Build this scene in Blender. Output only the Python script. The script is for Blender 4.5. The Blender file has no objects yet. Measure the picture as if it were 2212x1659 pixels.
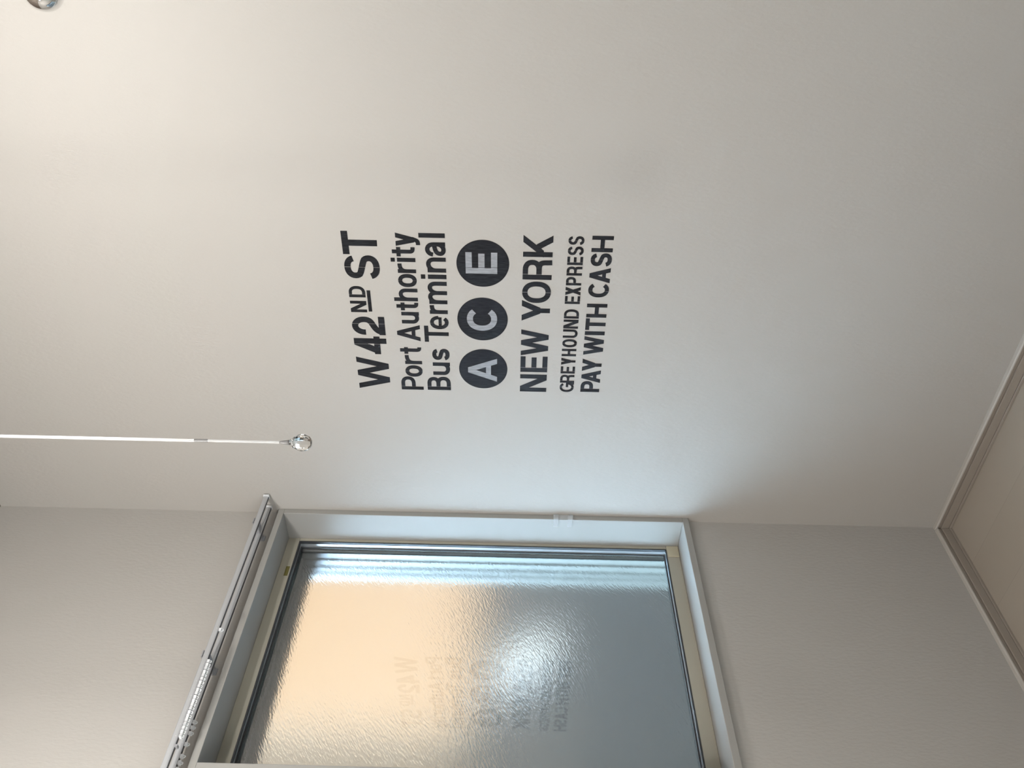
import bpy, bmesh, math, random
from mathutils import Vector, Matrix
random.seed(7)
D = bpy.data
SC = bpy.context.scene
COL = SC.collection

# ------------------------------------------------------------------ camera
CAM_POS = Vector((1.74416, -1.69231, 1.3))
YAW, PITCH, ROLL = math.radians(36.31953), math.radians(0.43416), math.radians(1.25303)
fw = Vector((-math.sin(YAW) * math.cos(PITCH), math.cos(YAW) * math.cos(PITCH), math.sin(PITCH)))
rt0 = Vector((math.cos(YAW), math.sin(YAW), 0))
up0 = rt0.cross(fw)
rt = math.cos(ROLL) * rt0 + math.sin(ROLL) * up0
up = -math.sin(ROLL) * rt0 + math.cos(ROLL) * up0
cam_d = D.cameras.new('camera')
cam_d.sensor_fit = 'HORIZONTAL'
cam_d.sensor_width = 36.0
cam_d.lens = 1718.39 * 36.0 / 2212.0
cam_d.clip_start = 0.02
cam = D.objects.new('camera', cam_d)
COL.objects.link(cam)
# the phone was held sideways: picture right = down in the room, picture up = right in the room
X, Y, Z = -up, rt, -fw
cam.matrix_world = Matrix(((X.x, Y.x, Z.x, CAM_POS.x), (X.y, Y.y, Z.y, CAM_POS.y), (X.z, Y.z, Z.z, CAM_POS.z), (0, 0, 0, 1)))
SC.camera = cam

# ------------------------------------------------------------------ sky, sun, exposure
SKY = 0.6
SKY_SW = 215.0       # the overcast is far brighter towards the south-west
w = D.worlds.new('sky')
SC.world = w
w.use_nodes = True
nt = w.node_tree
bg = nt.nodes['Background']
tc = nt.nodes.new('ShaderNodeTexCoord')
sep = nt.nodes.new('ShaderNodeSeparateXYZ')
rmp = nt.nodes.new('ShaderNodeValToRGB')
nt.links.new(tc.outputs['Generated'], sep.inputs[0])
nt.links.new(sep.outputs['Z'], rmp.inputs['Fac'])
e = rmp.color_ramp.elements
e[0].position = 0.0; e[0].color = (0.42, 0.50, 0.58, 1)
e[1].position = 1.0; e[1].color = (0.55, 0.78, 1.0, 1)
m_ = rmp.color_ramp.elements.new(0.35); m_.color = (0.47, 0.68, 0.90, 1)
dot = nt.nodes.new('ShaderNodeVectorMath'); dot.operation = 'DOT_PRODUCT'
dot.inputs[1].default_value = Vector((-1.0, -0.82, 1.02)).normalized()
nt.links.new(tc.outputs['Generated'], dot.inputs[0])
mr = nt.nodes.new('ShaderNodeMapRange'); mr.interpolation_type = 'SMOOTHSTEP'
mr.inputs['From Min'].default_value = 0.865; mr.inputs['From Max'].default_value = 0.97
mr.inputs['To Min'].default_value = SKY; mr.inputs['To Max'].default_value = SKY_SW
nt.links.new(dot.outputs['Value'], mr.inputs['Value'])
nt.links.new(rmp.outputs['Color'], bg.inputs['Color'])
nt.links.new(mr.outputs['Result'], bg.inputs['Strength'])

sun_d = D.lights.new('sun', 'SUN')
sun_d.energy = 2.45
sun_d.angle = math.radians(0.8)
sun_d.color = (1.0, 0.78, 0.54)
sun = D.objects.new('sun', sun_d)
COL.objects.link(sun)
sun.rotation_euler = Vector((-1.0, -0.12, -0.45)).to_track_quat('-Z', 'Y').to_euler()

BULB = 360.0         # strength of the added bulbs (their mesh is built further down)

# added fill light set in the added window opening behind the camera
fill_d = D.lights.new('room_fill', 'AREA')
fill_d.shape = 'RECTANGLE'
fill_d.size, fill_d.size_y = 1.15, 1.0
fill_d.energy = 27.0
fill_d.color = (1.0, 0.95, 0.88)
fill = D.objects.new('room_fill', fill_d)
COL.objects.link(fill)
fill.location = (1.15, -2.50, 1.20)
fill.rotation_euler = Vector((0, 1, 0)).to_track_quat('-Z', 'Z').to_euler()

vs = SC.view_settings
SC.display_settings.display_device = 'sRGB'
vs.view_transform = 'Standard'
vs.look = 'None'
vs.exposure = 0.0
vs.gamma = 1.0
vs.use_curve_mapping = False

# ------------------------------------------------------------------ materials
def mat(name, col, rough=0.5, metal=0.0, **kw):
    m = D.materials.new(name); m.use_nodes = True
    b = m.node_tree.nodes['Principled BSDF']
    b.inputs['Base Color'].default_value = (*col, 1)
    b.inputs['Roughness'].default_value = rough
    b.inputs['Metallic'].default_value = metal
    for k, v in kw.items():
        b.inputs[k].default_value = v
    return m

def add_bump(m, scale, strength, dist=0.001, stretch=(1, 1, 1), detail=3.0):
    nt = m.node_tree; b = nt.nodes['Principled BSDF']
    tc = nt.nodes.new('ShaderNodeTexCoord')
    mp = nt.nodes.new('ShaderNodeMapping'); mp.inputs['Scale'].default_value = stretch
    n = nt.nodes.new('ShaderNodeTexNoise'); n.inputs['Scale'].default_value = scale; n.inputs['Detail'].default_value = detail
    bp = nt.nodes.new('ShaderNodeBump'); bp.inputs['Strength'].default_value = strength; bp.inputs['Distance'].default_value = dist
    nt.links.new(tc.outputs['Object'], mp.inputs[0]); nt.links.new(mp.outputs[0], n.inputs['Vector'])
    nt.links.new(n.outputs['Fac'], bp.inputs['Height']); nt.links.new(bp.outputs[0], b.inputs['Normal'])
    return m

M = {}
M['wallpaper'] = add_bump(mat('wallpaper', (0.345, 0.325, 0.297), 0.75), 150, 0.42, 0.0018, (1, 1, 0.45))
M['accent'] = add_bump(mat('brown_wallpaper', (0.14, 0.11, 0.085), 0.8), 150, 0.42, 0.0018, (1, 1, 0.45))
M['ceiling'] = add_bump(mat('ceiling_boards', (0.13, 0.10, 0.08), 0.7), 120, 0.3, 0.001)
M['white_wood'] = mat('painted_wood', (0.26, 0.25, 0.232), 0.42)
M['base_wood'] = mat('baseboard_film', (0.25, 0.215, 0.18), 0.5)
M['base_lip'] = mat('baseboard_lip', (0.37, 0.345, 0.31), 0.5)
M['cream_vinyl'] = mat('cream_vinyl', (0.31, 0.285, 0.23), 0.45)
M['gasket'] = mat('black_rubber', (0.02, 0.022, 0.025), 0.5)
M['bead'] = mat('aluminium_bead', (0.72, 0.74, 0.76), 0.28, 0.9)
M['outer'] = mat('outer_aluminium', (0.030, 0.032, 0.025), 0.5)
M['rail'] = mat('curtain_rail_metal', (0.40, 0.404, 0.41), 0.33, 0.3)
M['rail_shade'] = mat('rail_slot_shade', (0.05, 0.05, 0.053), 0.6)  # dark tone standing in for shade in and under the rail slot
M['plastic'] = mat('white_plastic', (0.55, 0.555, 0.56), 0.35)
M['bracket'] = mat('grey_bracket', (0.28, 0.28, 0.29), 0.4, 0.3)
M['black'] = mat('black_paint', (0.013, 0.013, 0.015), 0.75, 0.0, **{'Specular IOR Level': 0.12})
M['grey_letter'] = mat('scratched_grey', (0.43, 0.435, 0.45), 0.6)
M['chrome'] = mat('chrome', (0.86, 0.86, 0.86), 0.04, 1.0)
M['ferrule'] = mat('grey_ferrule', (0.16, 0.155, 0.15), 0.45, 0.2)
M['clear'] = mat('clear_acrylic', (0.97, 0.975, 0.97), 0.02, 0.0, **{'Transmission Weight': 1.0, 'IOR': 1.49})
M['bulb'] = mat('added_bulb', (1, 1, 1), 0.5, 0.0, **{'Emission Color': (1.0, 0.985, 0.96, 1), 'Emission Strength': BULB})
M['rod'] = mat('frosted_acrylic', (0.80, 0.80, 0.79), 0.26, 0.0, **{'Transmission Weight': 0.62, 'IOR': 1.49})
M['thin_clear'] = mat('thin_clear_plastic', (0.62, 0.65, 0.66), 0.12, 0.0, **{'Alpha': 0.34, 'Specular IOR Level': 0.9})
M['yellow'] = mat('yellow_sticker', (0.11, 0.093, 0.02), 0.5)
M['amber'] = mat('corner_plastic', (0.40, 0.36, 0.26), 0.35)
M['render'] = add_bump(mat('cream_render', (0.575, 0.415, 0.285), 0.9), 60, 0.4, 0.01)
M['dim_render'] = mat('dim_render', (0.36, 0.275, 0.21), 0.9)
M['pale_blue'] = mat('pale_blue_glint', (0.70, 0.78, 0.86), 0.35)
M['grey_frame'] = mat('dark_frame', (0.14, 0.14, 0.15), 0.5)
M['fence'] = mat('shade_fence_dark', (0.035, 0.041, 0.046), 0.6)  # very dark, carries the shade of the lower view
M['ground'] = mat('dark_soil', (0.055, 0.05, 0.045), 0.95)

# gentle brush variation in the black lettering
def brushed(m, c0, c1):
    nt = m.node_tree; b = nt.nodes['Principled BSDF']
    tc = nt.nodes.new('ShaderNodeTexCoord'); mp = nt.nodes.new('ShaderNodeMapping')
    mp.inputs['Rotation'].default_value = (0, 0.7, 0); mp.inputs['Scale'].default_value = (1, 1, 0.12)
    n = nt.nodes.new('ShaderNodeTexNoise'); n.inputs['Scale'].default_value = 420; n.inputs['Detail'].default_value = 2
    r = nt.nodes.new('ShaderNodeValToRGB')
    r.color_ramp.elements[0].position = 0.35; r.color_ramp.elements[0].color = (*c0, 1)
    r.color_ramp.elements[1].position = 0.7; r.color_ramp.elements[1].color = (*c1, 1)
    nt.links.new(tc.outputs['Object'], mp.inputs[0]); nt.links.new(mp.outputs[0], n.inputs['Vector'])
    nt.links.new(n.outputs['Fac'], r.inputs['Fac']); nt.links.new(r.outputs['Color'], b.inputs['Base Color'])
brushed(M['black'], (0.007, 0.007, 0.0085), (0.019, 0.019, 0.021))
brushed(M['grey_letter'], (0.17, 0.174, 0.184), (0.25, 0.254, 0.268))

# floor: pale wood boards
fm = mat('pale_floorboards', (0.55, 0.49, 0.42), 0.28)
nt = fm.node_tree; b = nt.nodes['Principled BSDF']
tc = nt.nodes.new('ShaderNodeTexCoord')
bk = nt.nodes.new('ShaderNodeTexBrick')
bk.inputs['Color1'].default_value = (0.31, 0.27, 0.225, 1); bk.inputs['Color2'].default_value = (0.30, 0.26, 0.215, 1)
bk.inputs['Mortar'].default_value = (0.27, 0.235, 0.195, 1); bk.inputs['Mortar Size'].default_value = 0.0012
bk.inputs['Brick Width'].default_value = 0.9; bk.inputs['Row Height'].default_value = 0.15; bk.inputs['Scale'].default_value = 1.0
nt.links.new(tc.outputs['Object'], bk.inputs['Vector']); nt.links.new(bk.outputs['Color'], b.inputs['Base Color'])
M['floor'] = fm

# patterned window glass: smooth room side, rough outer side
M['glass_in'] = mat('glass_room_side', (0.95, 0.985, 0.98), 0.03, 0.0, **{'Transmission Weight': 1.0, 'IOR': 1.5, 'Coat Weight': 1.0, 'Coat IOR': 1.8, 'Coat Roughness': 0.02})
gm = mat('glass_patterned_side', (0.97, 0.99, 0.99), 0.23, 0.0, **{'Transmission Weight': 1.0, 'IOR': 1.5})
nt = gm.node_tree; b = nt.nodes['Principled BSDF']
tc = nt.nodes.new('ShaderNodeTexCoord'); m0 = nt.nodes.new('ShaderNodeMapping'); mp = nt.nodes.new('ShaderNodeMapping')
m0.inputs['Rotation'].default_value = (math.radians(59), 0, 0); mp.inputs['Scale'].default_value = (1, 1, 0.3)
n = nt.nodes.new('ShaderNodeTexNoise'); n.inputs['Scale'].default_value = 230; n.inputs['Detail'].default_value = 2
bp = nt.nodes.new('ShaderNodeBump'); bp.inputs['Strength'].default_value = 0.8; bp.inputs['Distance'].default_value = 0.0012
nt.links.new(tc.outputs['Object'], m0.inputs[0]); nt.links.new(m0.outputs[0], mp.inputs[0]); nt.links.new(mp.outputs[0], n.inputs['Vector'])
nt.links.new(n.outputs['Fac'], bp.inputs['Height']); nt.links.new(bp.outputs[0], b.inputs['Normal'])
M['glass_out'] = gm

# ------------------------------------------------------------------ helpers
def box(bm, x0, x1, y0, y1, z0, z1):
    x0, x1 = min(x0, x1), max(x0, x1); y0, y1 = min(y0, y1), max(y0, y1); z0, z1 = min(z0, z1), max(z0, z1)
    v = [bm.verts.new(p) for p in ((x0, y0, z0), (x1, y0, z0), (x1, y1, z0), (x0, y1, z0),
                                   (x0, y0, z1), (x1, y0, z1), (x1, y1, z1), (x0, y1, z1))]
    fs = []
    for f in ((0, 3, 2, 1), (4, 5, 6, 7), (0, 1, 5, 4), (1, 2, 6, 5), (2, 3, 7, 6), (3, 0, 4, 7)):
        fs.append(bm.faces.new([v[i] for i in f]))
    return fs

def ext(bm, prof, axis, a0, a1):
    """extrude a closed 2-D profile along an axis ('x' or 'y' or 'z')"""
    def pt(p, a):
        if axis == 'y': return (p[0], a, p[1])
        if axis == 'x': return (a, p[0], p[1])
        return (p[0], p[1], a)
    A = [bm.verts.new(pt(p, a0)) for p in prof]
    B = [bm.verts.new(pt(p, a1)) for p in prof]
    n = len(prof)
    for i in range(n):
        bm.faces.new((A[i], A[(i + 1) % n], B[(i + 1) % n], B[i]))
    bm.faces.new(A[::-1]); bm.faces.new(B)

def lathe(bm, prof, n=24, loc=(0, 0, 0), flat=1.0):
    """revolve (r,z) profile about z"""
    rings = []
    for r, z in prof:
        if r < 1e-6:
            rings.append([bm.verts.new((loc[0], loc[1], loc[2] + z))])
        else:
            rings.append([bm.verts.new((loc[0] + r * math.cos(2 * math.pi * k / n), loc[1] + flat * r * math.sin(2 * math.pi * k / n), loc[2] + z)) for k in range(n)])
    for a, c in zip(rings[:-1], rings[1:]):
        for k in range(n):
            if len(a) == 1 and len(c) == 1: continue
            if len(a) == 1: bm.faces.new((a[0], c[k], c[(k + 1) % n]))
            elif len(c) == 1: bm.faces.new((a[k], c[0], a[(k + 1) % n]))
            else: bm.faces.new((a[k], a[(k + 1) % n], c[(k + 1) % n], c[k]))
    if len(rings[0]) > 1: bm.faces.new(rings[0])
    if len(rings[-1]) > 1: bm.faces.new(rings[-1][::-1])

def torus(bm, c, R, r, axis='y', n=20, m=8):
    V = []
    for i in range(n):
        t = 2 * math.pi * i / n; row = []
        for j in range(m):
            s = 2 * math.pi * j / m
            a, b_, h = (R + r * math.cos(s)) * math.cos(t), (R + r * math.cos(s)) * math.sin(t), r * math.sin(s)
            p = {'y': (a, h, b_), 'x': (h, a, b_), 'z': (a, b_, h)}[axis]
            row.append(bm.verts.new((c[0] + p[0], c[1] + p[1], c[2] + p[2])))
        V.append(row)
    for i in range(n):
        for j in range(m):
            bm.faces.new((V[i][j], V[(i + 1) % n][j], V[(i + 1) % n][(j + 1) % m], V[i][(j + 1) % m]))

def obj(name, bm, m, parent=None, smooth=False, bevel=0.0, **props):
    bmesh.ops.recalc_face_normals(bm, faces=bm.faces[:])
    me = D.meshes.new(name); bm.to_mesh(me); bm.free()
    for mm in (m if isinstance(m, (list, tuple)) else [m]):
        me.materials.append(mm)
    if smooth:
        for p in me.polygons: p.use_smooth = True
    o = D.objects.new(name, me); COL.objects.link(o)
    if parent: o.parent = parent
    if bevel:
        bv = o.modifiers.new('bevel', 'BEVEL'); bv.width = bevel; bv.segments = 2; bv.limit_method = 'ANGLE'
    for k, v in props.items(): o[k] = v
    return o

def thing(name, loc=(0, 0, 0), **props):
    o = D.objects.new(name, None); COL.objects.link(o)
    o.empty_display_size = 0.05
    o.location = loc
    for k, v in props.items(): o[k] = v
    return o

def local(bm, root):
    bmesh.ops.translate(bm, verts=bm.verts[:], vec=-Vector(root.location))
    return bm

# ------------------------------------------------------------------ room shell
RX, RY, RZ = 2.7, -2.42, 2.857
WT = 0.25
HY0, HY1, HZ0, HZ1 = -0.8000, 0.0, 0.782, 2.0105        # hole for the window in the west wall

bm = bmesh.new(); box(bm, -WT, RX + 0.15, 0, 0.15, -0.1, RZ + 0.1)
obj('wall_north', bm, M['wallpaper'], kind='structure', label='white textured wall carrying the black painted lettering', category='wall')
bm = bmesh.new()
box(bm, -WT, 0, RY - 0.15, HY0, -0.1, RZ + 0.1)
box(bm, -WT, 0, HY0, 0, -0.1, HZ0)
box(bm, -WT, 0, HY0, 0, HZ1, RZ + 0.1)
obj('wall_west', bm, M['wallpaper'], kind='structure', label='white textured wall around the frosted window', category='wall')
bm = bmesh.new()
OX0, OX1, OZ0, OZ1 = 0.55, 1.75, 0.67, 1.73
box(bm, 0, OX0, RY - 0.15, RY, -0.1, RZ + 0.1)
box(bm, OX1, RX + 0.15, RY - 0.15, RY, -0.1, RZ + 0.1)
box(bm, OX0, OX1, RY - 0.15, RY, OZ1, RZ + 0.1); box(bm, OX0, OX1, RY - 0.15, RY, -0.1, OZ0)
obj('wall_south', bm, M['accent'], kind='structure', label='brown papered wall behind the camera with an added window opening', category='wall')
# added window opening behind the camera, framing the fill light
r = thing('added_window', (OX0, RY - 0.15, OZ0), kind='structure', label='added unseen window opening behind the camera for the fill light', category='window')
bm = bmesh.new()
box(bm, OX0, OX0 + 0.025, RY - 0.14, RY + 0.012, OZ0, OZ1); box(bm, OX1 - 0.025, OX1, RY - 0.14, RY + 0.012, OZ0, OZ1)
box(bm, OX0, OX1, RY - 0.14, RY + 0.012, OZ1 - 0.025, OZ1); box(bm, OX0, OX1, RY - 0.14, RY + 0.012, OZ0, OZ0 + 0.025)
obj('casing', local(bm, r), M['white_wood'], r, bevel=0.002)

bm = bmesh.new(); box(bm, RX, RX + 0.15, RY - 0.15, 0, -0.1, RZ + 0.1)
obj('wall_east', bm, M['wallpaper'], kind='structure', label='white papered wall on the side away from the window', category='wall')
bm = bmesh.new(); box(bm, 0, RX, RY, 0, -0.08, 0)
obj('floor', bm, M['floor'], kind='structure', label='pale wooden floor', category='floor')
bm = bmesh.new(); box(bm, 0, RX, RY, 0, RZ, RZ + 0.08)
obj('ceiling', bm, M['ceiling'], kind='structure', label='dark brown ceiling', category='ceiling')

# baseboards: moulded profile (distance from wall, height)
BB = [(0, 0.0008), (0.0155, 0.0008), (0.0155, 0.0066), (0.0145, 0.0074), (0.0110, 0.0076), (0.0110, 0.0086), (0.0135, 0.0090), (0.0135, 0.0280), (0.0120, 0.0286),
      (0.0075, 0.0288), (0.0075, 0.0302), (0.0095, 0.0306), (0.0105, 0.0390), (0.0125, 0.0400), (0.0125, 0.0430), (0.0100, 0.0455), (0.0050, 0.0462), (0, 0.0462)]
def baseboard(name, label, axis, a0, a1, sgn):
    bm = bmesh.new(); ext(bm, [(sgn * d, z) for d, z in BB], axis, a0, a1)
    o = obj(name, bm, [M['base_wood'], M['base_lip']], kind='structure', label=label, category='baseboard')
    for p in o.data.polygons:
        if p.center.z > 0.0395: p.material_index = 1
baseboard('baseboard_north', 'low moulded baseboard under the lettered wall', 'x', 0.0, RX, -1)
baseboard('baseboard_west', 'low moulded baseboard under the window wall', 'y', RY, -0.0155, 1)

# ------------------------------------------------------------------ window
CF = 0.0166      # casing front
FX = -0.09       # sash frame front
GX = -0.116      # room face of the glass
win = thing('window_1', (0, -0.38, 0.78), kind='structure', label='frosted window in a white wooden casing in the room corner', category='window')
def wpart(name, boxes, m, bevel=0.0015, **kw):
    bm = bmesh.new()
    for q in boxes: box(bm, *q)
    return obj(name, local(bm, win), m, win, bevel=bevel, **kw)
JR, JL = -0.0185, -0.7815
wpart('head_casing', [(FX - 0.02, CF, HY0, 0, 1.9925, HZ1)], M['white_wood'])
wpart('sill', [(FX - 0.02, CF, HY0, 0, HZ0, 0.8005)], M['white_wood'])
wpart('jamb', [(FX - 0.02, CF, JR, -0.0003, 0.8005, 1.9925)], M['white_wood'])
wpart('jamb', [(FX - 0.02, CF, HY0, JL, 0.8005, 1.9925)], M['white_wood'])
FR, FL, FT, FB = -0.0310, -0.7690, 1.9565, 0.8385      # clear opening of the sash frame
def ring(x0, x1, o, i):
    (oy0, oy1, oz0, oz1), (iy0, iy1, iz0, iz1) = o, i
    return [(x0, x1, oy0, oy1, iz1, oz1), (x0, x1, oy0, oy1, oz0, iz0), (x0, x1, oy0, iy0, iz0, iz1), (x0, x1, iy1, oy1, iz0, iz1)]
wpart('sash_frame', ring(-0.128, FX, (JL, JR, 0.8005, 1.9925), (FL, FR, FB, FT)), M['cream_vinyl'])
g = 0.0035
wpart('gasket', ring(-0.098, FX + 0.0012, (FL, FR, FB, FT), (FL + g, FR - g, FB + g, FT - g))
      + ring(GX, -0.1115, (FL, FR, FB, FT), (FL + 0.006, FR - 0.006, FB + 0.006, FT - 0.006)), M['gasket'], bevel=0)
wpart('glazing_bead', ring(-0.1115, -0.098, (FL, FR, FB, FT), (FL + 0.0025, FR - 0.0025, FB + 0.0025, FT - 0.0025)), M['bead'], bevel=0)
bm = bmesh.new()
fs = box(bm, GX - 0.005, GX, FL + 0.0005, FR - 0.0005, FB + 0.0005, FT - 0.0005)
for f in fs: f.material_index = 0
fs[5].material_index = 1
pane = obj('pane', local(bm, win), [M['glass_in'], M['glass_out']], win)
# outer frame: flares a little towards the outside
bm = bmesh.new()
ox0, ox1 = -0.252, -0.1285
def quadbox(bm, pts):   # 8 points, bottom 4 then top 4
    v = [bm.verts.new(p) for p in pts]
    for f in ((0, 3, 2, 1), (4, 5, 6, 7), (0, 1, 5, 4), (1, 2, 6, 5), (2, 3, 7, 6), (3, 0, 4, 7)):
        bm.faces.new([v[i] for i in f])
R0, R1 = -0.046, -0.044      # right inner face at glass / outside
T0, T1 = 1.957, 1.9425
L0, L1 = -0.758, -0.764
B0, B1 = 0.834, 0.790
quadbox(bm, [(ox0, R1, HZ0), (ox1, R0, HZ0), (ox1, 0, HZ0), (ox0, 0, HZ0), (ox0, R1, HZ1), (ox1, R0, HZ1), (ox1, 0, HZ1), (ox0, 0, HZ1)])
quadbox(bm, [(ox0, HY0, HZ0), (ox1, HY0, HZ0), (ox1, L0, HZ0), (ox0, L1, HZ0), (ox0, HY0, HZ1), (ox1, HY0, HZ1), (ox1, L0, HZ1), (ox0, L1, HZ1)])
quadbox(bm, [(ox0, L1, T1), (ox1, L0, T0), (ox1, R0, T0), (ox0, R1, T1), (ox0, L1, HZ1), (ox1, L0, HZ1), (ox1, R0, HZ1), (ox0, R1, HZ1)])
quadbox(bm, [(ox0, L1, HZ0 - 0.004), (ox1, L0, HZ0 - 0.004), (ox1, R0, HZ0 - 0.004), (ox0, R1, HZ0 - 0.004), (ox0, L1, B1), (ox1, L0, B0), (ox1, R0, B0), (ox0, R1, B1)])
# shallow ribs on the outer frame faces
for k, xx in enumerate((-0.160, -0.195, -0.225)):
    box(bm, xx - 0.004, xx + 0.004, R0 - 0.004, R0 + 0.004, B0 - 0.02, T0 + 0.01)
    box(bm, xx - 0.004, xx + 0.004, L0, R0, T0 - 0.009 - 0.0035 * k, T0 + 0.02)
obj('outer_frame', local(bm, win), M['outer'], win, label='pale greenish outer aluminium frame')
wpart('corner_block', [(FX, FX + 0.004, -0.060, JR - 0.001, 0.8015, 0.8365)], M['amber'], bevel=0.0012, label='yellowish plastic corner block')

# yellow sticker on the top of the sash frame
bm = bmesh.new(); box(bm, FX + 0.0002, FX + 0.0008, -0.166, -0.131, 1.961, 1.972)
obj('sticker', bm, M['yellow'], label='small yellow sticker on the top rail of the window frame', category='sticker')

# ------------------------------------------------------------------ double curtain rail
RZ0, RZ1 = 2.0300, 2.0440
XF, XR = 0.072, 0.0275
Y0, Y1 = -0.97, -0.010
rail = thing('curtain_rail', (0, -0.46, 2.03), label='silver double curtain rail fixed along the top of the window casing', category='curtain rail')
def rail_profile(xc, wd=0.0095):
    h = wd / 2; s = 0.0030; t = 0.0012
    pts = []
    # outer outline from slot lip round the outside, then back along the inside
    q = [(h - h * 0.98 * (1 - math.cos(math.radians(k * 15))) * 0.75, RZ0 + 0.0055 * (1 - math.sin(math.radians(k * 15)))) for k in range(6)]   # rounded underside
    o = [(-s, RZ0)] + [(-a, b_) for a, b_ in q[::-1]] + [(-h, RZ1 - 0.003), (-h + 0.0012, RZ1 - 0.0008), (-h + 0.003, RZ1),
         (h - 0.003, RZ1), (h - 0.0012, RZ1 - 0.0008), (h, RZ1 - 0.003)] + q + [(s, RZ0)]
    i = [(s, RZ0 + t), (h - t, RZ0 + t + 0.0045), (h - t, RZ1 - t), (-h + t, RZ1 - t), (-h + t, RZ0 + t + 0.0045), (-s, RZ0 + t)]
    return [(xc + a, b_) for a, b_ in o + i]
for nm, xc in (('front_rail', XF), ('rear_rail', XR)):
    bm = bmesh.new(); ext(bm, rail_profile(xc), 'y', Y0, Y1); ro = obj(nm, local(bm, rail), M['rail'], rail, smooth=False)
    bm = bmesh.new(); box(bm, xc - 0.0029, xc + 0.0029, Y0 + 0.001, Y1 - 0.001, RZ0 - 0.0016, RZ0 + 0.001)
    obj('shaded_slot', local(bm, rail), M['rail_shade'], rail, label='dark strip for the shade in and under the rail slot')
    for yy in (Y0, Y1):
        s = -1 if yy == Y0 else 1
        bm = bmesh.new(); box(bm, xc - 0.0072, xc + 0.0072, yy, yy + s * 0.006, RZ0 - 0.002, RZ1 + 0.0015)
        obj('end_cap', local(bm, rail), M['plastic'], rail, bevel=0.0012)
for yb in (-0.108, -0.547, -0.86):
    bm = bmesh.new()
    ext(bm, [(0.0003, RZ1 + 0.018), (0.0003, RZ0 - 0.004), (0.003, RZ0 - 0.004), (0.004, RZ0 + 0.003), (XF - 0.0055, RZ0 + 0.002), (XF - 0.0055, RZ0 + 0.009), (XF - 0.0055, RZ1 + 0.0002),
             (XF + 0.006, RZ1 + 0.0002), (XF + 0.006, RZ1 + 0.003), (0.004, RZ1 + 0.003), (0.003, RZ1 + 0.018)], 'y', yb - 0.009, yb + 0.009)
    bo = obj('bracket', local(bm, rail), M['bracket'], rail, label='grey wall bracket')

def glider_bm(kind=0):
    bm = bmesh.new()
    box(bm, -0.0018, 0.0018, -0.0022, 0.0022, -0.003, 0.004)         # neck in the slot
    box(bm, -0.0042, 0.0042, -0.0034, 0.0034, 0.0035, 0.0065)        # shoe inside the channel
    box(bm, -0.0046, 0.0046, -0.0040, 0.0040, -0.0075, -0.0015)      # body under the rail
    torus(bm, (0, 0, -0.0092), 0.0024, 0.0011, 'x', 12, 6)           # eye for the hook
    return bm
g0 = None
def glider(x, y, z):
    global g0
    if g0 is None:
        g0 = obj('glider', glider_bm(), M['plastic'], rail); o = g0
    else:
        o = g0.copy(); COL.objects.link(o); o.parent = rail
    o.location = Vector((x, y, z)) - rail.location
    o.rotation_euler = (0, 0, random.uniform(-0.25, 0.25))
yg = -0.566
while yg > -0.762:
    glider(XF, yg, RZ0); yg -= 0.0094
glider(XF, -0.476, RZ0)
for yy in (-0.6955, -0.7085, -0.722, -0.748, -0.776, -0.791, -0.805):
    glider(XR, yy, RZ0)
bm = bmesh.new(); box(bm, XF - 0.0055, XF + 0.0055, -0.781, -0.775, RZ0 - 0.007, RZ0 - 0.0002); box(bm, XF - 0.0015, XF + 0.0015, -0.779, -0.777, RZ0 - 0.0005, RZ0 + 0.004)
obj('end_stop', local(bm, rail), M['bracket'], rail, label='small dark end stop')

# ------------------------------------------------------------------ clear clip hook on the jamb
hook = thing('tieback_hook', (CF, -0.010, 1.155), label='clear plastic clip hook stuck on the edge of the window jamb', category='hook')
bm = bmesh.new(); box(bm, CF + 0.0003, CF + 0.003, -0.017, -0.002, 1.125, 1.186)
obj('back_plate', local(bm, hook), M['thin_clear'], hook, bevel=0.0008)
for zz in (1.178, 1.136):
    bm = bmesh.new()
    ext(bm, [(CF + 0.003, -0.003), (CF + 0.0065, -0.004), (CF + 0.0075, -0.014), (CF + 0.005, -0.0225), (-0.008, -0.0225), (-0.012, -0.0205), (-0.008, -0.0193), (CF + 0.001, -0.0193), (CF + 0.003, -0.0165)], 'z', zz - 0.007, zz + 0.007)
    obj('prong', local(bm, hook), M['thin_clear'], hook)

# ------------------------------------------------------------------ hanging clear wand
WX, WY = 0.8925, -0.7085
wand = thing('pull_wand', (WX, WY, 1.651), label='clear wand with a glass ball end hanging from the ceiling', category='pull wand')
KZ = 1.651
bm = bmesh.new()
lathe(bm, [(0, -0.0165), (0.006, -0.0155), (0.0108, -0.0115), (0.0136, -0.0055), (0.0142, 0.0005), (0.0128, 0.0065), (0.0092, 0.0115), (0.0062, 0.0140), (0.0058, 0.0185), (0.0048, 0.0195), (0, 0.0195)], 12, (WX, WY, KZ))
obj('ball', local(bm, wand), M['clear'], wand, label='faceted clear ball')
bm = bmesh.new(); torus(bm, (WX, WY, KZ + 0.0125), 0.0082, 0.0016, 'z', 20, 8)
obj('collar', local(bm, wand), M['clear'], wand, smooth=True)
bm = bmesh.new(); lathe(bm, [(0.0042, 0.0196), (0.0040, 0.024), (0.0026, 0.034), (0.0022, 0.0365)], 16, (WX, WY, KZ))
obj('ferrule', local(bm, wand), M['ferrule'], wand, smooth=True, label='grey metal ferrule')
bm = bmesh.new(); lathe(bm, [(0.0022, 0.0366), (0.0022, 0.1545)], 6, (WX, WY, KZ))
obj('rod', local(bm, wand), M['rod'], wand)
bm = bmesh.new(); lathe(bm, [(0.0027, 0.1546), (0.0027, 0.176)], 12, (WX, WY, KZ))
obj('joint', local(bm, wand), M['ferrule'], wand, label='grey joint sleeve')
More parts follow.
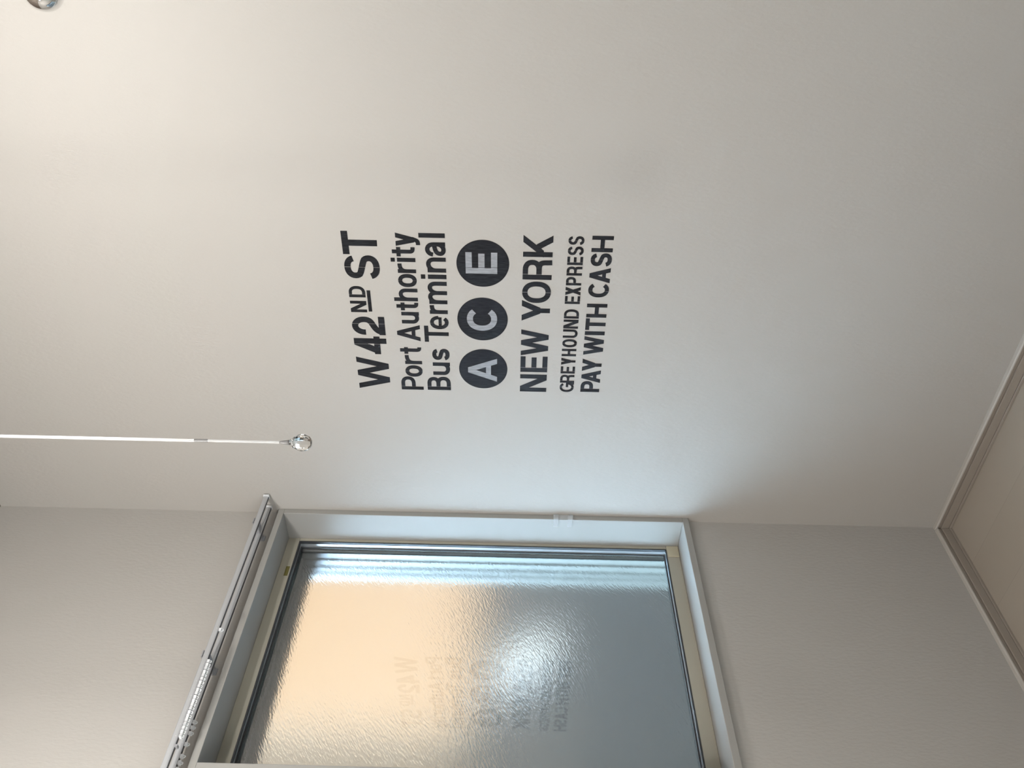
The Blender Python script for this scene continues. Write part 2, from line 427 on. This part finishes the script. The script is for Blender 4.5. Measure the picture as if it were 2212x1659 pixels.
bm = bmesh.new(); lathe(bm, [(0.0027, 0.1762), (0.0027, RZ - KZ - 0.022)], 6, (WX, WY, KZ))
obj('rod', local(bm, wand), M['rod'], wand)
bm = bmesh.new(); lathe(bm, [(0.005, RZ - KZ - 0.022), (0.014, RZ - KZ - 0.006), (0.016, RZ - KZ - 0.0003)], 20, (WX, WY, KZ))
obj('ceiling_cap', local(bm, wand), M['plastic'], wand, smooth=True)

# ------------------------------------------------------------------ chrome ball pendant (only its edge is in the picture)
BALL = Vector((1.4806, -0.2796, 2.0901)); BR = 0.0305
lamp = thing('chrome_pendant', tuple(BALL), label='polished chrome ball hanging at the top right of the lettered wall', category='pendant')
bm = bmesh.new(); bmesh.ops.create_uvsphere(bm, u_segments=48, v_segments=32, radius=BR)
obj('ball', bm, M['chrome'], lamp, smooth=True)
bm = bmesh.new(); lathe(bm, [(0.0018, BR * 0.995), (0.0018, RZ - BALL.z - 0.0203)], 10)
obj('stem', bm, M['chrome'], lamp, smooth=True)
bm = bmesh.new(); lathe(bm, [(0.010, RZ - BALL.z - 0.0203), (0.035, RZ - BALL.z - 0.012), (0.038, RZ - BALL.z - 0.0003)], 28)
obj('ceiling_rose', bm, M['chrome'], lamp, smooth=True)

# ------------------------------------------------------------------ added bulbs standing in for the unseen overhead light
def lamp_at(LP, label, rad=0.05):
    pl = thing('added_lamp', tuple(LP), label=label, category='lamp', group='added bulbs above the picture')
    bm = bmesh.new(); bmesh.ops.create_uvsphere(bm, u_segments=32, v_segments=20, radius=rad)
    obj('bulb', bm, M['bulb'], pl, smooth=True)
    bm = bmesh.new(); lathe(bm, [(0.019, rad - 0.0035), (0.019, 0.085), (0.012, 0.095)], 20)
    obj('socket', bm, M['plastic'], pl)
    bm = bmesh.new(); lathe(bm, [(0.003, 0.095), (0.003, RZ - LP.z - 0.02)], 10)
    obj('cord', bm, M['plastic'], pl)
    bm = bmesh.new(); lathe(bm, [(0.012, RZ - LP.z - 0.02), (0.045, RZ - LP.z - 0.008), (0.048, RZ - LP.z - 0.0003)], 24)
    obj('ceiling_rose', bm, M['plastic'], pl)
lamp_at(Vector((1.48, -0.80, 2.34)), 'added unseen bulb hanging from the ceiling in front of the lettered wall')
lamp_at(Vector((0.70, -1.42, 2.26)), 'added unseen bulb hanging from the ceiling in front of the window wall', 0.057)

# ------------------------------------------------------------------ lettering
def rect(x0, y0, x1, y1): return [(x0, y0), (x1, y0), (x1, y1), (x0, y1)]
def dg(x0, y0, x1, y1, wd): return [(x0 - wd / 2, y0), (x0 + wd / 2, y0), (x1 + wd / 2, y1), (x1 - wd / 2, y1)]
def stroke(path, t, closed=False):
    n = len(path); L, R = [], []
    for i in range(n):
        p = Vector(path[i])
        a = Vector(path[i - 1]) if (i > 0 or closed) else None
        c = Vector(path[(i + 1) % n]) if (i < n - 1 or closed) else None
        d0 = (p - a).normalized() if a is not None else None
        d1 = (c - p).normalized() if c is not None else None
        if d0 is None: d = d1; k = 1
        elif d1 is None: d = d0; k = 1
        else:
            d = (d0 + d1).normalized(); k = 1 / max(0.5, d.dot(d1))
        nn = Vector((-d.y, d.x)) * (t / 2 * k)
        L.append(tuple(p + nn)); R.append(tuple(p - nn))
    out = []
    for i in range(n if closed else n - 1):
        j = (i + 1) % n
        out.append([L[i], R[i], R[j], L[j]])
    return out
def arc(cx, cy, rx, ry, a0, a1, n=18, p=2.0):
    o = []
    for i in range(n + 1):
        a = math.radians(a0 + (a1 - a0) * i / n); c, s = math.cos(a), math.sin(a)
        o.append((cx + rx * math.copysign(abs(c) ** (2 / p), c), cy + ry * math.copysign(abs(s) ** (2 / p), s)))
    return o
def bez(p0, p1, p2, p3, n=10):
    o = []
    for i in range(n + 1):
        t = i / n; u = 1 - t
        o.append(tuple(u ** 3 * p0[k] + 3 * u * u * t * p1[k] + 3 * u * t * t * p2[k] + t ** 3 * p3[k] for k in (0, 1)))
    return o

def glyph(c, w, h, t, xh=None):
    """polygons of a bold grotesque letter in a box w x h; xh = x-height for letters that need it"""
    a = t / 2; P = []; d = t * 1.1
    if c == 'W':
        d = t * 1.05
        P = [dg(.285 * w, 0, d / 2, h, d), dg(.285 * w, 0, .5 * w, h, d), dg(.715 * w, 0, .5 * w, h, d), dg(.715 * w, 0, w - d / 2, h, d)]
    elif c == '4':
        sx = .60 * w
        P = [rect(sx, 0, sx + t, h), rect(0, .20 * h, w, .20 * h + t), dg(d * .62, .20 * h + t * .5, sx + d * .35, h, d * 1.15)]
    elif c == '2':
        ry = .285 * h; cy = h - a - ry
        pth = arc(w / 2, cy, w / 2 - a, ry, 185, -25, 20)
        e0 = pth[-1]
        pth += bez(e0, (e0[0] - .1 * w, e0[1] - .16 * h), (a + .08 * w, .36 * h), (a + .01 * w, t * .5))[1:]
        P = stroke(pth, t) + [rect(0, 0, w, t)]
    elif c == 'N':
        P = [rect(0, 0, t, h), rect(w - t, 0, w, h), dg(w - t * .7, 0, t * .7, h, t * 1.35)]
    elif c == 'D':
        P = [rect(0, 0, t, h)] + stroke([(a, h - a), (w * .42, h - a)] + arc(w * .42, h / 2, w * .58 - a, h / 2 - a, 90, -90, 20, 2.4)[1:] + [(a, a)], t)
    elif c in 'Ss':
        r_ = (h - 2 * a) / 4; rx = w / 2 - a; yu = h - a - r_; yl = a + r_
        p1 = arc(w / 2, yu, rx * .95, r_, 8, 215, 18, 2.2); p2 = arc(w / 2, yl, rx, r_, 35, -172, 18, 2.2)
        P = stroke(p1 + bez(p1[-1], (p1[-1][0] + .12 * w, p1[-1][1] - .06 * h), (p2[0][0] - .12 * w, p2[0][1] + .06 * h), p2[0], 6)[1:-1] + p2, t)
    elif c == 'T':
        P = [rect(0, h - t, w, h), rect(w / 2 - a, 0, w / 2 + a, h)]
    elif c in 'PR':
        mb = .44 * h
        bw = w - a
        P = [rect(0, 0, t, h)] + stroke([(a, h - a), (w * .5, h - a)] + arc(w * .5, (h - a + mb) / 2, bw - w * .5, (h - a - mb) / 2, 90, -90, 16, 2.3)[1:] + [(a, mb)], t)
        if c == 'R':
            P += stroke([(w * .45, mb)] + bez((w * .52, mb), (w * .86, mb), (w - a - .01 * w, mb * .8), (w - a - .01 * w, mb * .35), 8) + [(w - a, 0)], t)
    elif c == 'B':
        mb = .53 * h
        P = [rect(0, 0, t, h)] + stroke([(a, h - a), (w * .5, h - a)] + arc(w * .5, (h - a + mb) / 2, w * .47 - a, (h - a - mb) / 2, 90, -90, 14, 2.3)[1:] + [(a, mb)], t)
        P += stroke([(a, mb), (w * .5, mb)] + arc(w * .5, (a + mb) / 2, w * .5 - a, (mb - a) / 2, 90, -90, 14, 2.3)[1:] + [(a, a)], t)
    elif c == 'E':
        P = [rect(0, 0, t, h), rect(0, 0, w, t), rect(0, h - t, w, h), rect(0, h / 2 - a, w * .94, h / 2 + a)]
    elif c == 'K':
        P = [rect(0, 0, t, h), dg(t * .6, .30 * h, w - d * .62, h, d * 1.25), dg(w - d * .62, 0, t + .20 * w, .55 * h, d * 1.2)]
    elif c == 'X':
        P = [dg(d * .6, 0, w - d * .6, h, d * 1.2), dg(w - d * .6, 0, d * .6, h, d * 1.2)]
    elif c == 'Y':
        P = [rect(w / 2 - a, 0, w / 2 + a, .42 * h), dg(w / 2, .34 * h, d * .6, h, d * 1.15), dg(w / 2, .34 * h, w - d * .6, h, d * 1.15)]
    elif c == 'H':
        P = [rect(0, 0, t, h), rect(w - t, 0, w, h), rect(0, h / 2 - a, w, h / 2 + a)]
    elif c == 'U':
        P = stroke([(a, h), (a, h * .34)] + arc(w / 2, h * .34, w / 2 - a, h * .34 - a, 180, 360, 18, 2.3)[1:] + [(w - a, h)], t)
    elif c in 'Oo':
        P = stroke(arc(w / 2, h / 2, w / 2 - a, h / 2 - a, 0, 360, 36, 2.25)[:-1], t, True)
    elif c in 'CG':
        P = stroke(arc(w / 2, h / 2, w / 2 - a, h / 2 - a, 38, 322 if c == 'C' else 335, 30, 2.2), t)
        if c == 'G':
            P += [rect(w * .52, h * .40, w, h * .40 + t), rect(w - t, 0, w, h * .45)]
    elif c == 'A':
        P = [dg(d * .52, 0, w / 2, h, d * 1.02), dg(w - d * .52, 0, w / 2, h, d * 1.02), rect(w * .24, .21 * h, w * .76, .21 * h + t * .92)]
    elif c in 'Il_':
        P = [rect(0, 0, w, h)]
    elif c == 'i':
        P = [rect(0, 0, w, xh), rect(0, h - t * 1.0, w, h)]
    elif c == 'r':
        P = [rect(0, 0, t, h)] + stroke([(a, h * .45)] + bez((a, h * .5), (a, h * .8), (w * .5, h - a), (w, h - a * 1.05), 8), t)
    elif c == 't':
        sx = w * .32
        P = [rect(0, xh - t, w, xh)] + stroke([(sx + a, h), (sx + a, h * .26)] + bez((sx + a, h * .24), (sx + a, a), (w * .7, a), (w, a), 8)[1:], t)
    elif c == 'u':
        P = [rect(w - t, 0, w, h)] + stroke([(a, h), (a, h * .36)] + bez((a, h * .36), (a, a * .4), (w - a, a * .1), (w - a, h * .42), 12)[1:], t)
    elif c in 'hn':
        k = xh if c == 'h' else h
        P = [rect(0, 0, t, h)] + stroke([(w - a, 0), (w - a, k * .64)] + bez((w - a, k * .64), (w - a, k - a * .1 + .12 * k), (a, k + .0 * k), (a, k * .55), 12)[1:], t)
    elif c == 'm':
        P = [rect(0, 0, t, h)]
        x1 = w / 2
        for xa, xb in ((a, x1), (x1, w - a)):
            P += stroke([(xb, 0), (xb, h * .62)] + bez((xb, h * .62), (xb, h * 1.1), (xa, h * 1.0), (xa, h * .52), 12)[1:], t)
    elif c == 'y':
        ds = xh            # here xh = descender depth as a negative number
        P = [dg(w * .47, 0, d * .6, h, d * 1.1), dg(w * .47, 0, w - d * .6, h, d * 1.1)]
        P += stroke([(w * .56, h * .12)] + bez((w * .47, -h * .05), (w * .40, ds + a), (w * .30, ds + a), (w * .10, ds + a), 8), t)
    elif c == 'e':
        P = stroke(arc(w / 2, h / 2, w / 2 - a, h / 2 - a, 5, 318, 30, 2.15), t) + [rect(a, h * .46 - a * .8, w - a * .9, h * .46 + a * .8)]
    elif c == 'a':
        sw = w * .92
        P = stroke([(sw - a, 0), (sw - a, h * .62)] + bez((sw - a, h * .62), (sw - a, h * 1.06), (w * .12, h * 1.06), (w * .08, h * .66), 12)[1:], t)
        P += stroke(bez((sw - a, h * .60), (w * .5, h * .54), (a, h * .56), (a, h * .27), 10) + bez((a, h * .27), (a, a * .2), (sw - a * 1.4, a * .2), (sw - a, h * .38), 10)[1:], t)
    return P

CUT = {'S': .5, 's': None, '2': .62, 'O': .5, 'o': .5, 'C': .42, 'e': .45, 'G': .5, 'B': 'stem', 'P': 'stem', 'D': 'stem', 'R': 'stem', 'E': 'stem', '4': 'x4'}
def letter_mesh(c, x0, x1, z0, z1, t, xh=None, y_front=-0.0009, y_back=-0.0002, cut=True):
    w, h = x1 - x0, z1 - z0
    bm = bmesh.new()
    yf = y_front
    for poly in glyph(c, w, h, t, xh):
        y_front -= 8e-6          # keeps crossing strokes from lying in one plane
        A = [bm.verts.new((x0 + p[0], y_front, z0 + p[1])) for p in poly]
        Bv = [bm.verts.new((x0 + p[0], y_back, z0 + p[1])) for p in poly]
        n = len(A)
        bm.faces.new(A)
        for i in range(n):
            bm.faces.new((A[i], A[(i + 1) % n], Bv[(i + 1) % n], Bv[i]))
    k = CUT.get(c)
    if cut and k is not None:
        gx = {'stem': t * 1.12, 'x4': .57 * w}.get(k, None)
        if gx is None: gx = k * w
        gw = 0.0009 if t > 0.012 else 0.0006
        for s in (-1, 1):
            bmesh.ops.bisect_plane(bm, geom=bm.verts[:] + bm.edges[:] + bm.faces[:], plane_co=(x0 + gx + s * gw / 2, 0, 0), plane_no=(1, 0, 0))
        kill = [f for f in bm.faces if abs(f.calc_center_median().x - (x0 + gx)) < gw * .49]
        bmesh.ops.delete(bm, geom=kill, context='FACES')
    return bm

def row(name, label, letters):
    """letters: (char, x0, x1, z0, z1, stroke, xh)"""
    x0 = min(l[1] for l in letters); zz = min(l[3] for l in letters)
    root = thing(name, (x0, -0.0002, zz), label=label, category='lettering', group='black lettering on the wall')
    for c, a, b_, z0, z1, t, xh in letters:
        bm = letter_mesh(c, a, b_, z0, z1, t, xh)
        obj('underline' if c == '_' else 'letter', local(bm, root), M['black'], root)
    return root

R1 = [('W', 0.4771, 0.5773), ('4', 0.587, 0.6405), ('2', 0.6455, 0.6990), ('N', 0.7121, 0.7439), ('D', 0.7545, 0.7855), ('S', 0.8063, 0.8691), ('T', 0.8716, 0.9312)]
L = []
for c, a, b_ in R1:
    if c in 'ND': L.append((c, a, b_, 1.6785, 1.7185, 0.0075, None))
    elif c == 'S': L.append((c, a, b_, 1.637, 1.7215, 0.0150, None))
    else: L.append((c, a, b_, 1.638, 1.7207, 0.0155 if c != 'W' else 0.0150, None))
L.append(('_', 0.7145, 0.7743, 1.6660, 1.6745, 0.008, None))
row('lettering_row', 'large black topmost row of lettering, with a number and two small raised underlined letters', L)

R2 = [('P', 0.4753, 0.5179), ('o', 0.5179, 0.5536), ('r', 0.558, 0.5857), ('t', 0.5901, 0.6101), ('A', 0.6293, 0.6772), ('u', 0.6819, 0.7152), ('t', 0.72, 0.742), ('h', 0.7465, 0.7816), ('o', 0.786, 0.8215), ('r', 0.8244, 0.8494), ('i', 0.853, 0.8656), ('t', 0.8685, 0.8927), ('y', 0.8954, 0.93)]
zb, zc, zx, t = 1.5502, 1.6085, 1.5940, 0.0098
L = []
for c, a, b_ in R2:
    if c in 'PA': L.append((c, a, b_, zb, zc, t, None))
    elif c == 'h': L.append((c, a, b_, zb, zc, t, zx - zb))
    elif c == 't': L.append((c, a, b_, zb, 1.6045, t, zx - zb))
    elif c == 'i': L.append((c, a + .0012, b_ - .0012, zb, 1.609, t, zx - zb))
    elif c == 'y': L.append((c, a, b_, zb, zx, t, 1.5367 - zb))
    else: L.append((c, a, b_, zb, zx + (.001 if c == 'o' else 0), t, None))
row('lettering_row', 'mixed-case black lettering, second row from the top, ending in a y', L)

R3 = [('B', 0.4758, 0.5188), ('u', 0.5251, 0.5644), ('s', 0.5724, 0.6071), ('T', 0.6284, 0.6762), ('e', 0.6672, 0.7057), ('r', 0.7116, 0.7362), ('m', 0.7399, 0.8021), ('i', 0.8073, 0.8238), ('n', 0.8275, 0.8671), ('a', 0.872, 0.9097), ('l', 0.9173, 0.9307)]
zb, zc, zx, t = 1.4780, 1.5395, 1.5225, 0.0105
L = []
for c, a, b_ in R3:
    if c in 'BT': L.append((c, a, b_, zb, zc, t, None))
    elif c == 'l': L.append((c, a + .001, b_ - .001, zb, zc, t, None))
    elif c == 'i': L.append((c, a + .0025, b_ - .0025, zb, 1.5395, t, zx - zb))
    elif c == 'e': L.append((c, a, b_, zb - .001, zx + .001, t * .9, None))
    else: L.append((c, a, b_, zb, zx, t, None))
row('lettering_row', 'mixed-case black lettering just above the black discs', L)

R5 = [('N', 0.4771, 0.5326), ('E', 0.541, 0.5897), ('W', 0.593, 0.6713), ('Y', 0.6972, 0.7566), ('O', 0.7491, 0.8081), ('R', 0.8137, 0.8662), ('K', 0.8743, 0.9302)]
row('lettering_row', 'large black capitals just below the black discs', [(c, a, b_, 1.2252, 1.2948, 0.0128, None) for c, a, b_ in R5])
R6 = [('G', 0.4779, 0.51), ('R', 0.5082, 0.5344), ('E', 0.5381, 0.5611), ('Y', 0.5655, 0.5883), ('H', 0.5926, 0.6159), ('O', 0.6201, 0.6455), ('U', 0.6487, 0.6747), ('N', 0.6763, 0.7035), ('D', 0.7058, 0.7331), ('E', 0.7478, 0.7708), ('X', 0.7724, 0.796), ('P', 0.7995, 0.8234), ('R', 0.8263, 0.8512), ('E', 0.8546, 0.8772), ('S', 0.8804, 0.9038), ('S', 0.9072, 0.9302)]
row('lettering_row', 'small thin black capitals, second row from the bottom of the lettering', [(c, a + .0006, b_ - .0006, 1.1530, 1.1898, 0.0062, None) for c, a, b_ in R6])
R7 = [('P', 0.4798, 0.5154), ('A', 0.51, 0.5505), ('Y', 0.5473, 0.5867), ('W', 0.5986, 0.6555), ('I', 0.6587, 0.6704), ('T', 0.6738, 0.7082), ('H', 0.7105, 0.7502), ('C', 0.768, 0.8097), ('A', 0.8076, 0.849), ('S', 0.8526, 0.8874), ('H', 0.8901, 0.9321)]
row('lettering_row', 'medium black capitals forming the lowest row of the lettering', [(c, a + .0004, b_ - .0004, 1.0850, 1.1348, 0.0098, None) for c, a, b_ in R7])

ACE = [('A', 0.5468, 1.3915, 0.5075, 0.5806, 'left black disc with a grey letter A'), ('C', 0.6985, 1.3920, 0.6658, 0.734, 'middle black disc with a grey letter C'), ('E', 0.8535, 1.3900, 0.8273, 0.8836, 'right black disc with a grey letter E')]
for c, cx, cz, a, b_, lab in ACE:
    root = thing('letter_disc', (cx, -0.0002, cz), label=lab + ' painted on the wall', category='disc', group='black letter discs on the wall')
    bm = bmesh.new()
    n = 64; rr = 0.0622
    ext(bm, [(cx + rr * math.cos(2 * math.pi * k / n), cz + rr * 1.01 * math.sin(2 * math.pi * k / n)) for k in range(n)], 'y', -0.0009, -0.0002)
    obj('disc', local(bm, root), M['black'], root)
    bm = letter_mesh(c, a, b_, 1.3555, 1.4310, 0.0150 if c != 'A' else 0.0140, None, -0.0016, -0.0010)
    obj('letter', local(bm, root), M['grey_letter'], root, label='scratched grey letter')

# ------------------------------------------------------------------ outside
bm = bmesh.new(); box(bm, -40, 40, -40, 40, -0.45, -0.35)
obj('ground', bm, M['ground'], kind='structure', label='dark ground outside', category='ground')
# added unseen block beyond the lettered wall, shades the lower part next door
bm = bmesh.new(); box(bm, -WT, RX + 0.15, 0.16, 9.0, -0.35, 2.10)
obj('wall_shade_block', bm, M['render'], kind='structure', label='added unseen block beyond the lettered wall, casting shade outside', category='wall')
nb = thing('neighbour_house', (-3.2, 3.0, -0.35), label='cream rendered house seen blurred through the frosted window', category='house')
bm = bmesh.new(); box(bm, -8.0, -3.2, 1.15, 10.0, -0.35, 5.2)
obj('wall', local(bm, nb), M['render'], nb)
bm = bmesh.new(); ext(bm, [(-8.4, 5.2), (-2.9, 5.2), (-5.6, 6.6)], 'y', 0.8, 10.3)
obj('roof', local(bm, nb), M['grey_frame'], nb)
bm = bmesh.new(); box(bm, -8.0, -4.2, -0.9, 1.15, -0.35, 5.2)  # darker tan section added where the sunlit wall dims to one side
obj('wall', local(bm, nb), M['dim_render'], nb, label='added set-back wall, darker tan for the dimmer side')
fe = thing('shade_fence', (-2.9, 3.0, -0.35), label='dark grey boards added for the shaded lower view, blurred behind the frosted glass', category='fence')
for k in range(6):  # added dark boards in place of the shaded lower wall
    z0 = -0.25 + k * 0.30
    bm = bmesh.new(); box(bm, -2.93, -2.90, -6.0, 9.0, z0, z0 + 0.288)
    obj('board', local(bm, fe), M['fence'], fe, bevel=0.004)
for yy in (-5.4, -3.0, -0.6, 1.8, 4.2, 6.6, 8.8):
    bm = bmesh.new(); box(bm, -2.99, -2.93, yy, yy + 0.06, -0.35, 1.55)
    obj('post', local(bm, fe), M['fence'], fe)
# added pale blue box standing in for the bright glint outside
mb = thing('glint_box', (-2.80, 1.40, 1.06), label='added pale blue box for the bright glint in the frosted window', category='box')
bm = bmesh.new(); box(bm, -2.899, -2.76, 1.26, 1.54, 1.07, 1.37)
obj('body', local(bm, mb), M['pale_blue'], mb, bevel=0.012)
bm = bmesh.new(); box(bm, -2.7598, -2.752, 1.275, 1.525, 1.085, 1.355)
obj('door', local(bm, mb), M['pale_blue'], mb, bevel=0.004)
